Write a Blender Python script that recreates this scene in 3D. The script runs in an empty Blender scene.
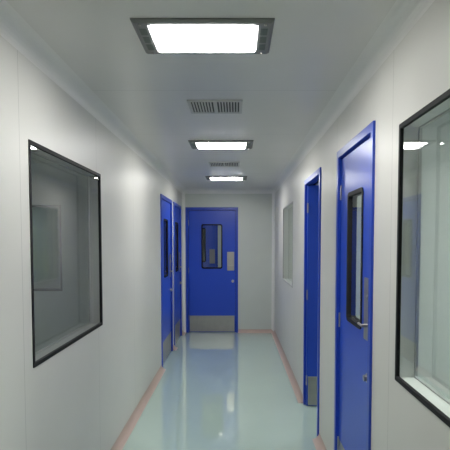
import bpy, bmesh, math
from mathutils import Matrix, Vector
S = bpy.context.scene
S.view_settings.view_transform = 'Standard'
COL = S.collection

# ---------------------------------------------------------------- materials
def new_mat(name):
    m = bpy.data.materials.new(name); m.use_nodes = True
    return m, m.node_tree, m.node_tree.nodes['Principled BSDF']

def paint(name, col, rough=0.4, metal=0.0, spec=0.5, noise=0.04, scale=3.0, bump=0.0, bscale=60, seam=None, coat=0):
    m, nt, p = new_mat(name)
    N, L = nt.nodes, nt.links
    tc = N.new('ShaderNodeTexCoord')
    nz = N.new('ShaderNodeTexNoise'); nz.inputs['Scale'].default_value = scale; nz.inputs['Detail'].default_value = 4
    L.new(tc.outputs['Object'], nz.inputs['Vector'])
    mx = N.new('ShaderNodeMix'); mx.data_type = 'RGBA'
    mx.inputs[6].default_value = (*[c*(1-noise) for c in col], 1)
    mx.inputs[7].default_value = (*[min(1, c*(1+noise)) for c in col], 1)
    L.new(nz.outputs['Fac'], mx.inputs[0])
    out = mx.outputs[2]
    if seam:
        axis, period, offset, w, dark = seam
        sp = N.new('ShaderNodeSeparateXYZ'); L.new(tc.outputs['Object'], sp.inputs[0])
        a = N.new('ShaderNodeMath'); a.operation = 'ADD'; a.inputs[1].default_value = 100*period - offset
        L.new(sp.outputs[axis], a.inputs[0])
        b = N.new('ShaderNodeMath'); b.operation = 'MODULO'; b.inputs[1].default_value = period
        L.new(a.outputs[0], b.inputs[0])
        c = N.new('ShaderNodeMath'); c.operation = 'LESS_THAN'; c.inputs[1].default_value = w
        L.new(b.outputs[0], c.inputs[0])
        m2 = N.new('ShaderNodeMix'); m2.data_type = 'RGBA'
        m2.inputs[7].default_value = (*[k*dark for k in col], 1)
        L.new(c.outputs[0], m2.inputs[0]); L.new(out, m2.inputs[6]); out = m2.outputs[2]
    L.new(out, p.inputs['Base Color'])
    p.inputs['Roughness'].default_value = rough
    p.inputs['Metallic'].default_value = metal
    p.inputs['Specular IOR Level'].default_value = spec
    p.inputs['Coat Weight'].default_value = coat
    p.inputs['Coat Roughness'].default_value = 0.04
    if bump:
        n2 = N.new('ShaderNodeTexNoise'); n2.inputs['Scale'].default_value = bscale
        L.new(tc.outputs['Object'], n2.inputs['Vector'])
        bp = N.new('ShaderNodeBump'); bp.inputs['Strength'].default_value = bump; bp.inputs['Distance'].default_value = 0.01
        L.new(n2.outputs['Fac'], bp.inputs['Height']); L.new(bp.outputs[0], p.inputs['Normal'])
    return m

M_wall = paint('wall_panel', (0.645, 0.638, 0.605), 0.41, spec=0.40, seam=(1, 1.15, 0.95, 0.004, 0.7))
M_endw = paint('end_wall_panel', (0.60, 0.63, 0.58), 0.36)
M_room = paint('room_panel', (0.66, 0.69, 0.66), 0.5)
M_ceil = paint('ceiling_panel', (0.69, 0.675, 0.65), 0.28, spec=0.4, seam=(1, 1.18, 0.55, 0.004, 0.7))
M_cove = paint('cove_aluminium_white', (0.78, 0.77, 0.75), 0.4)
M_floor = paint('floor_epoxy', (0.50, 0.64, 0.58), 0.05, noise=0.05, scale=1.5, bump=0.010, bscale=9, coat=1.0)
M_base = paint('skirting_pink', (0.50, 0.385, 0.335), 0.4)
M_blue = paint('door_blue', (0.022, 0.078, 0.56), 0.30, noise=0.05)
M_blue2 = paint('frame_blue', (0.017, 0.062, 0.48), 0.30, noise=0.05)
M_black = paint('black_rubber', (0.010, 0.010, 0.012), 0.6, spec=0.2)
M_steel = paint('brushed_steel', (0.50, 0.48, 0.45), 0.35, metal=1.0, noise=0.1, scale=12)
M_alu = paint('aluminium', (0.22, 0.22, 0.22), 0.45, metal=0.5)
M_grey = paint('grey_trim', (0.42, 0.42, 0.41), 0.4)
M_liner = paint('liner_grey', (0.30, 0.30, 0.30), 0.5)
M_vent = paint('vent_white', (0.55, 0.54, 0.53), 0.5)
M_dark = paint('vent_shade', (0.03, 0.03, 0.032), 0.6)  # near-black colour stands for the shade inside the ceiling vents
M_grille = paint('lamp_grille', (0.09, 0.11, 0.10), 0.6)

def glass_mat(name, r0, tint):
    """thin pane: Schlick reflectance, same from either side"""
    m = bpy.data.materials.new(name); m.use_nodes = True
    nt = m.node_tree; N, L = nt.nodes, nt.links; N.clear()
    o = N.new('ShaderNodeOutputMaterial'); mix = N.new('ShaderNodeMixShader')
    t = N.new('ShaderNodeBsdfTransparent'); t.inputs[0].default_value = (*tint, 1)
    g = N.new('ShaderNodeBsdfGlossy'); g.inputs['Roughness'].default_value = 0.03
    lw = N.new('ShaderNodeLayerWeight'); lw.inputs[0].default_value = 0.5
    p = N.new('ShaderNodeMath'); p.operation = 'POWER'; p.inputs[1].default_value = 4.0
    L.new(lw.outputs['Facing'], p.inputs[0])
    q = N.new('ShaderNodeMath'); q.operation = 'MULTIPLY_ADD'; q.inputs[1].default_value = 1-r0; q.inputs[2].default_value = r0
    L.new(p.outputs[0], q.inputs[0])
    L.new(q.outputs[0], mix.inputs[0]); L.new(t.outputs[0], mix.inputs[1]); L.new(g.outputs[0], mix.inputs[2])
    L.new(mix.outputs[0], o.inputs[0])
    return m
M_glass = glass_mat('window_glass', 0.10, (0.90, 0.93, 0.91))

def emis(name, col, s):
    m, nt, p = new_mat(name)
    p.inputs['Base Color'].default_value = (0.9, 0.9, 0.9, 1)
    p.inputs['Emission Color'].default_value = (*col, 1)
    p.inputs['Emission Strength'].default_value = s
    return m
M_em = emis('lamp_diffuser', (1.0, 0.99, 0.96), 42)
M_em_near = emis('lamp_diffuser_near_dimmed', (1.0, 0.99, 0.96), 12)  # lamp behind the camera, dimmed on purpose to darken the near walls
M_em_room = emis('lamp_diffuser_room', (0.95, 1.0, 0.97), 100)
M_em_dim = emis('lamp_diffuser_dim', (0.95, 1.0, 1.0), 32)
M_em_far = emis('lamp_diffuser_far', (0.93, 0.98, 1.0), 30)
M_em_low = emis('lamp_diffuser_low', (1.0, 0.96, 0.9), 8)

# ---------------------------------------------------------------- mesh helpers
def finish(name, bm, mat, parent=None, bevel=0.0, smooth=False):
    me = bpy.data.meshes.new(name)
    bmesh.ops.recalc_face_normals(bm, faces=bm.faces)
    bm.to_mesh(me); bm.free()
    for mm in (mat if isinstance(mat, list) else [mat]): me.materials.append(mm)
    ob = bpy.data.objects.new(name, me); COL.objects.link(ob)
    if parent: ob.parent = parent
    if smooth:
        for p in me.polygons: p.use_smooth = True
    if bevel:
        b = ob.modifiers.new('bevel', 'BEVEL'); b.width = bevel; b.segments = 2; b.limit_method = 'ANGLE'
    return ob

def add_box(bm, x0, x1, y0, y1, z0, z1, mi=0):
    v = [bm.verts.new((x, y, z)) for x in (x0, x1) for y in (y0, y1) for z in (z0, z1)]
    for idx in ((0,1,3,2),(4,6,7,5),(0,4,5,1),(2,3,7,6),(0,2,6,4),(1,5,7,3)):
        f = bm.faces.new([v[i] for i in idx]); f.material_index = mi

def box(name, x0, x1, y0, y1, z0, z1, mat, parent=None, bevel=0.0):
    bm = bmesh.new(); add_box(bm, x0, x1, y0, y1, z0, z1)
    return finish(name, bm, mat, parent, bevel)

def pane(name, x0, x1, y, z0, z1, parent):
    bm = bmesh.new()
    bm.faces.new([bm.verts.new(p) for p in ((x0,y,z0),(x1,y,z0),(x1,y,z1),(x0,y,z1))])
    return finish(name, bm, M_glass, parent)

def pierced(bm, a0, a1, z0, z1, t0, t1, holes, plane):
    As = sorted({a0, a1, *[h[0] for h in holes], *[h[1] for h in holes]})
    Zs = sorted({z0, z1, *[h[2] for h in holes], *[h[3] for h in holes]})
    As = [a for a in As if a0 <= a <= a1]; Zs = [z for z in Zs if z0 <= z <= z1]
    cache = {}
    def V(a, z, t):
        k = (round(a, 5), round(z, 5), round(t, 5))
        if k not in cache:
            cache[k] = bm.verts.new((t, a, z) if plane == 'x' else (a, t, z))
        return cache[k]
    def solid(i, j):
        if i < 0 or j < 0 or i >= len(As)-1 or j >= len(Zs)-1: return False
        ca, cz = (As[i]+As[i+1])/2, (Zs[j]+Zs[j+1])/2
        return not any(h[0] < ca < h[1] and h[2] < cz < h[3] for h in holes)
    for i in range(len(As)-1):
        for j in range(len(Zs)-1):
            if not solid(i, j): continue
            a, b, c, d = As[i], As[i+1], Zs[j], Zs[j+1]
            for t in (t0, t1):
                bm.faces.new([V(a,c,t), V(b,c,t), V(b,d,t), V(a,d,t)])
            if not solid(i-1, j): bm.faces.new([V(a,c,t0), V(a,d,t0), V(a,d,t1), V(a,c,t1)])
            if not solid(i+1, j): bm.faces.new([V(b,c,t0), V(b,d,t0), V(b,d,t1), V(b,c,t1)])
            if not solid(i, j-1): bm.faces.new([V(a,c,t0), V(b,c,t0), V(b,c,t1), V(a,c,t1)])
            if not solid(i, j+1): bm.faces.new([V(a,d,t0), V(b,d,t0), V(b,d,t1), V(a,d,t1)])

def wall(name, plane, t0, t1, a0, a1, holes, mat, z1=2.41):
    bm = bmesh.new(); pierced(bm, a0, a1, 0, z1, t0, t1, holes, plane)
    return finish(name, bm, mat)

def rr(x0, x1, z0, z1, r, n=5):
    pts = []
    for cx, cz, a in ((x1-r, z1-r, 0), (x0+r, z1-r, 90), (x0+r, z0+r, 180), (x1-r, z0+r, 270)):
        for k in range(n+1):
            t = math.radians(a + 90*k/n); pts.append((cx+r*math.cos(t), cz+r*math.sin(t)))
    return pts

def ring(name, x0, x1, z0, z1, w, y0, y1, mat, parent=None, r=0.012, bevel=0.0):
    o = rr(x0, x1, z0, z1, r); i = rr(x0+w, x1-w, z0+w, z1-w, max(r*0.5, 0.002)); n = len(o)
    bm = bmesh.new()
    vs = [[bm.verts.new((p[0], y, p[1])) for p in L] for L, y in ((o, y0), (i, y0), (i, y1), (o, y1))]
    for k in range(n):
        q = (k+1) % n
        for s in range(4):
            A, B = vs[s], vs[(s+1) % 4]
            bm.faces.new([A[k], A[q], B[q], B[k]])
    return finish(name, bm, mat, parent, bevel)

def plate(name, x0, x1, z0, z1, y0, y1, r, mat, parent=None):
    pts = rr(x0, x1, z0, z1, r); bm = bmesh.new()
    a = [bm.verts.new((p[0], y0, p[1])) for p in pts]; b = [bm.verts.new((p[0], y1, p[1])) for p in pts]
    bm.faces.new(a); bm.faces.new(b)
    for k in range(len(pts)):
        q = (k+1) % len(pts); bm.faces.new([a[k], a[q], b[q], b[k]])
    return finish(name, bm, mat, parent, 0.0008)

def add_cyl(bm, c, axis, r, h, n=20):
    rot = {'x': Matrix.Rotation(math.pi/2, 4, 'Y'), 'y': Matrix.Rotation(math.pi/2, 4, 'X'), 'z': Matrix.Identity(4)}[axis]
    bmesh.ops.create_cone(bm, cap_ends=True, segments=n, radius1=r, radius2=r, depth=h, matrix=Matrix.Translation(c) @ rot)

def empty(name, loc, rz=0.0):
    e = bpy.data.objects.new(name, None); e.empty_display_size = 0.1
    e.location = loc; e.rotation_euler = (0, 0, rz); COL.objects.link(e); return e

def extrude_profile(name, prof, a0, a1, axis, mat, smooth=False):
    bm = bmesh.new()
    def P(p, a):
        return {'y': (p[0], a, p[1]), 'x': (a, p[0], p[1]), 'z': (p[0], p[1], a)}[axis]
    A = [bm.verts.new(P(p, a0)) for p in prof]; B = [bm.verts.new(P(p, a1)) for p in prof]
    bm.faces.new(A); bm.faces.new(B)
    for k in range(len(prof)):
        q = (k+1) % len(prof); bm.faces.new([A[k], A[q], B[q], B[k]])
    return finish(name, bm, mat)

def cove(cu, cv, su, sv, r, n=8):
    pts = [(cu, cv)]
    for k in range(n+1):
        t = math.pi/2*k/n
        pts.append((cu + su*(r - r*math.cos(t)), cv + sv*(r - r*math.sin(t))))
    return pts

# ---------------------------------------------------------------- dimensions
XL, XR, YE, YN, H, T = -0.90, 0.65, 8.40, -2.0, 2.41, 0.08
DH = 2.11

# ---------------------------------------------------------------- door
def door(name, loc, rz, W=0.87, open_deg=0, kick=True):
    e = empty(name, loc, rz)
    J = 0.045
    bm = bmesh.new()
    prof = [(0,0),(0,DH),(W,DH),(W,0),(W-J,0),(W-J,DH-J),(J,DH-J),(J,0)]
    A = [bm.verts.new((p[0], -0.012, p[1])) for p in prof]; B = [bm.verts.new((p[0], T+0.012, p[1])) for p in prof]
    for a, b, c, d in ((0,1,6,7),(1,2,5,6),(2,3,4,5)):
        bm.faces.new([A[i] for i in (a,b,c,d)]); bm.faces.new([B[i] for i in (a,b,c,d)])
    for k in range(8):
        q = (k+1) % 8; bm.faces.new([A[k], A[q], B[q], B[k]])
    finish('frame', bm, M_blue2, e, 0.003)
    bm = bmesh.new()
    if not open_deg: add_box(bm, J, J+0.012, 0.058, 0.075, 0, DH-J)
    add_box(bm, W-J-0.012, W-J, 0.058, 0.075, 0, DH-J)
    add_box(bm, J+0.012, W-J-0.012, 0.058, 0.075, DH-J-0.004, DH-J)
    finish('door_stop', bm, M_black, e)
    lf = bpy.data.objects.new('leaf_pivot', None); COL.objects.link(lf); lf.parent = e
    t = 0.042
    px = J+0.004+(t if open_deg else 0)
    lf.location = (px, 0.01, 0); lf.rotation_euler = (0, 0, math.radians(open_deg))
    w = W-2*J-0.008; z0, z1 = 0.008, DH-J-0.007
    wx0, wx1, wz0, wz1 = w/2-0.178, w/2+0.178, 1.08, 1.83
    bm = bmesh.new()
    pierced(bm, 0, w, z0, z1, 0, t, [(wx0+0.01, wx1-0.01, wz0+0.01, wz1-0.01)], 'y')
    finish('leaf', bm, M_blue, lf, 0.002)
    ring('window_gasket', wx0, wx1, wz0, wz1, 0.022, -0.005, t+0.005, M_black, lf, r=0.035)
    pane('window_pane', wx0+0.011, wx1-0.011, 0.008, wz0+0.011, wz1-0.011, lf)
    for s, (ya, yb) in enumerate(((-0.002, 0.0), (t, t+0.002))):
        if kick: box('kick_plate_%d' % (s+1), 0.012, w-0.012, ya, yb, 0.015, 0.285, M_steel, lf)
        k = -1 if s == 0 else 1; yy = ya if s == 0 else yb
        plate('lock_plate_%d' % (s+1), w-0.135, w-0.015, 1.05, 1.365, min(yy, yy+k*0.004), max(yy, yy+k*0.004), 0.008, M_steel, lf)
        bm = bmesh.new()
        add_cyl(bm, (w-0.050, yy+k*0.018, 1.13), 'y', 0.009, 0.036)
        add_cyl(bm, (w-0.082, yy+k*0.034, 1.13), 'x', 0.006, 0.080)
        add_cyl(bm, (w-0.050, yy+k*0.008, 1.27), 'y', 0.012, 0.010)
        finish('lever_handle_%d' % (s+1), bm, M_steel, lf)
        bm = bmesh.new()
        add_cyl(bm, (w-0.04, yy+k*0.005, 0.87), 'y', 0.024, 0.010)
        add_cyl(bm, (w-0.04, yy+k*0.016, 0.87), 'y', 0.016, 0.02)
        finish('deadbolt_knob_%d' % (s+1), bm, M_steel, lf)
    bm = bmesh.new()
    for hz in (0.25, 1.05, 1.85):
        add_cyl(bm, (-0.002, -0.002, hz), 'z', 0.006, 0.09)
    finish('hinges', bm, M_steel, lf)
    return e

R90 = math.pi/2
door('door_1', (XR, 3.20, 0), -R90, 0.84)
door('door_2', (XR, 4.70, 0), -R90, 0.86, open_deg=90)
door('door_3', (XL, 5.98, 0), R90, 1.02)
door('door_4', (XL, 7.20, 0), R90, 0.95)
door('door_5', (-0.845, YE, 0), 0, 0.88)
door('door_6', (-1.28, 11.0, 0), 0, 0.88)

# ---------------------------------------------------------------- windows
def window(name, loc, rz, W, z0, z1, fm, fw=0.019, liner=None, back=None):
    e = empty(name, loc, rz)
    ring('gasket_front', 0, W, z0, z1, fw, -0.004, 0.010, fm, e, r=0.006, bevel=0.001)
    ring('gasket_back', 0, W, z0, z1, fw, T-0.010, T+0.004, back or fm, e, r=0.006, bevel=0.001)
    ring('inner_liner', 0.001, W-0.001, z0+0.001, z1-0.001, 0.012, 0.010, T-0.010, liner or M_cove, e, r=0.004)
    pane('pane_front', 0.012, W-0.012, 0.004, z0+0.012, z1-0.012, e)
    pane('pane_back', 0.012, W-0.012, T-0.004, z0+0.012, z1-0.012, e)
    return e
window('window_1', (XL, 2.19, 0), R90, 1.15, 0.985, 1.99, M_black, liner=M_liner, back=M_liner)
window('window_2', (XR, 2.01, 0), -R90, 1.15, 0.985, 2.01, M_black, back=M_grey)
window('window_3', (XR, 6.92, 0), -R90, 1.20, 1.01, 2.00, M_grey, 0.018)
window('reflection_stand_in', (-2.95, 5.60, 0), 0, 1.00, 0.985, 1.95, M_black, 0.022, liner=M_liner)  # added window, imitates the far right window's reflection in the left glass

# ---------------------------------------------------------------- room shell
wall('wall_left', 'x', XL-T, XL, YN, YE, [(2.19, 3.34, 0.985, 1.99), (5.98, 7.00, 0, DH), (7.20, 8.15, 0, DH)], M_wall)
wall('wall_right', 'x', XR, XR+T, YN, YE, [(0.86, 2.01, 0.985, 2.01), (2.36, 3.20, 0, DH), (3.84, 4.70, 0, DH), (5.72, 6.92, 1.01, 2.0)], M_wall)
wall('wall_far', 'y', YE, YE+T, -3.6, 3.6, [(-0.845, 0.035, 0, DH)], M_endw)
wall('wall_near', 'y', YN-T, YN, -3.6, 3.6, [], M_endw)
wall('wall_outer_left', 'x', -3.68, -3.6, YN-T, 11.0+T, [], M_room)
wall('wall_outer_right', 'x', 3.6, 3.68, YN-T, 11.0+T, [], M_room)
wall('wall_outer_far', 'y', 11.0, 11.0+T, -3.6, 3.6, [(-1.28, -0.40, 0, DH)], M_room)
wall('wall_partition_right_near', 'y', 3.40, 3.48, XR+T, 3.6, [], M_room)
wall('wall_partition_right_far', 'y', 5.50, 5.58, XR+T, 3.6, [], M_room)
wall('wall_partition_left', 'y', 5.60, 5.68, -3.6, XL-T, [(-2.95, -1.95, 0.985, 1.95)], M_room)
box('floor', -3.7, 3.7, -2.1, 12.2, -0.1, 0, M_floor)
box('ceiling', -3.7, 3.7, -2.1, 12.2, H, H+0.1, M_ceil)
box('wall_back_beyond', -3.7, 3.7, 12.1, 12.2, 0, H, M_room)

R = 0.075
extrude_profile('trim_1', cove(XL, H, 1, -1, R), YN, YE, 'y', M_cove)
extrude_profile('trim_2', cove(XR, H, -1, -1, R), YN, YE, 'y', M_cove)
extrude_profile('trim_3', cove(YE, H, -1, -1, R), XL, XR, 'x', M_cove)
extrude_profile('trim_4', cove(XR, YE, -1, -1, 0.05), 0, H, 'z', M_cove)
extrude_profile('trim_5', cove(XL, YE, 1, -1, 0.05), 0, H, 'z', M_cove)
b = 0.055
for i, (a0, a1) in enumerate(((YN, 5.98), (7.00, 7.20), (8.15, YE))):
    extrude_profile('baseboard_left' + ('_%d' % i if i else ''), cove(XL, 0, 1, 1, b), a0, a1, 'y', M_base)
for i, (a0, a1) in enumerate(((YN, 2.36), (3.20, 3.84), (4.70, YE))):
    extrude_profile('baseboard_right' + ('_%d' % i if i else ''), cove(XR, 0, -1, 1, b), a0, a1, 'y', M_base)
extrude_profile('baseboard_far', cove(YE, 0, -1, 1, b), 0.035, XR, 'x', M_base)

# ---------------------------------------------------------------- ceiling fixtures
def lamp(cx, cy, mat=None):
    mat = mat or M_em
    e = empty('ceiling_light', (cx, cy, H))
    w, d = 0.28, 0.17
    bm = bmesh.new()
    def rect(hx, hy, z): return [bm.verts.new(p) for p in ((-hx,-hy,z),(hx,-hy,z),(hx,hy,z),(-hx,hy,z))]
    a = rect(w, d, 0); b1 = rect(w, d, -0.006); c = rect(w-0.012, d-0.010, -0.016); dd = rect(w-0.062, d-0.030, -0.016); ee = rect(w-0.066, d-0.034, -0.004)
    for P, Q in ((a,b1),(b1,c),(c,dd),(dd,ee)):
        for k in range(4):
            bm.faces.new([P[k], P[(k+1)%4], Q[(k+1)%4], Q[k]])
    bm.faces.new(a)
    finish('housing', bm, M_alu, e)
    box('diffuser', -(w-0.070), w-0.070, -(d-0.037), d-0.037, -0.020, -0.005, mat, e, 0.003)
    bm = bmesh.new()
    for s in (-1, 1):
        for k in range(3):
            y = -0.08 + k*0.08
            add_box(bm, s*(w-0.037)-0.014, s*(w-0.037)+0.014, y-0.030, y+0.030, -0.0175, -0.0158)
    finish('end_grilles', bm, M_grille, e)
    bm = bmesh.new()
    for s in (-1, 1):
        for q in (-1, 1):
            add_cyl(bm, (s*(w-0.034), q*(d-0.02), -0.018), 'z', 0.005, 0.006)
    finish('screws', bm, M_steel, e)
LX = -0.13
for cy in (2.15, 4.50, 6.88): lamp(LX, cy)
lamp(LX, -0.25, M_em_near)
lamp(1.7, 1.9, M_em_room); lamp(1.9, 4.5, M_em_dim); lamp(2.1, 7.0, M_em_room); lamp(-0.9, 9.8, M_em_far); lamp(-2.4, 7.0, M_em_low); lamp(-2.4, 2.6, M_em_dim)

def vent(cx, cy):
    e = empty('ceiling_air_vent', (cx, cy, H))
    w, d = 0.17, 0.15
    bm = bmesh.new()
    add_box(bm, -w, w, -d, -d+0.02, -0.010, 0); add_box(bm, -w, w, d-0.02, d, -0.010, 0)
    add_box(bm, -w, -w+0.02, -d+0.02, d-0.02, -0.010, 0); add_box(bm, w-0.02, w, -d+0.02, d-0.02, -0.010, 0)
    add_box(bm, -0.012, 0.012, -d+0.02, d-0.02, -0.010, 0)
    finish('border', bm, M_vent, e, 0.001)
    box('duct_shade', -w+0.02, w-0.02, -d+0.02, d-0.02, -0.002, -0.0005, M_dark, e)  # flat dark sheet behind the louvres, duct shade put into its colour
    bm = bmesh.new()
    for s in (-1, 1):
        for k in range(7):
            x = s*(0.012 + (k+0.85)*0.0182)
            add_box(bm, x-0.0045, x+0.0045, -d+0.02, d-0.02, -0.009, -0.002)
    finish('louvres', bm, M_vent, e)
for cy in (3.25, 5.65): vent(LX, cy)

# ---------------------------------------------------------------- world, camera
w = bpy.data.worlds.new('world'); S.world = w; w.use_nodes = True
w.node_tree.nodes['Background'].inputs[0].default_value = (0.05, 0.05, 0.05, 1)
cam = bpy.data.cameras.new('camera'); co = bpy.data.objects.new('camera', cam); COL.objects.link(co)
co.location = (0, 0, 1.55); co.rotation_euler = (math.radians(87.0), 0, 0)
cam.sensor_width = 36; cam.lens = 40; cam.shift_x = -11/450; cam.shift_y = (16+26)/450; cam.clip_start = 0.02
S.camera = co
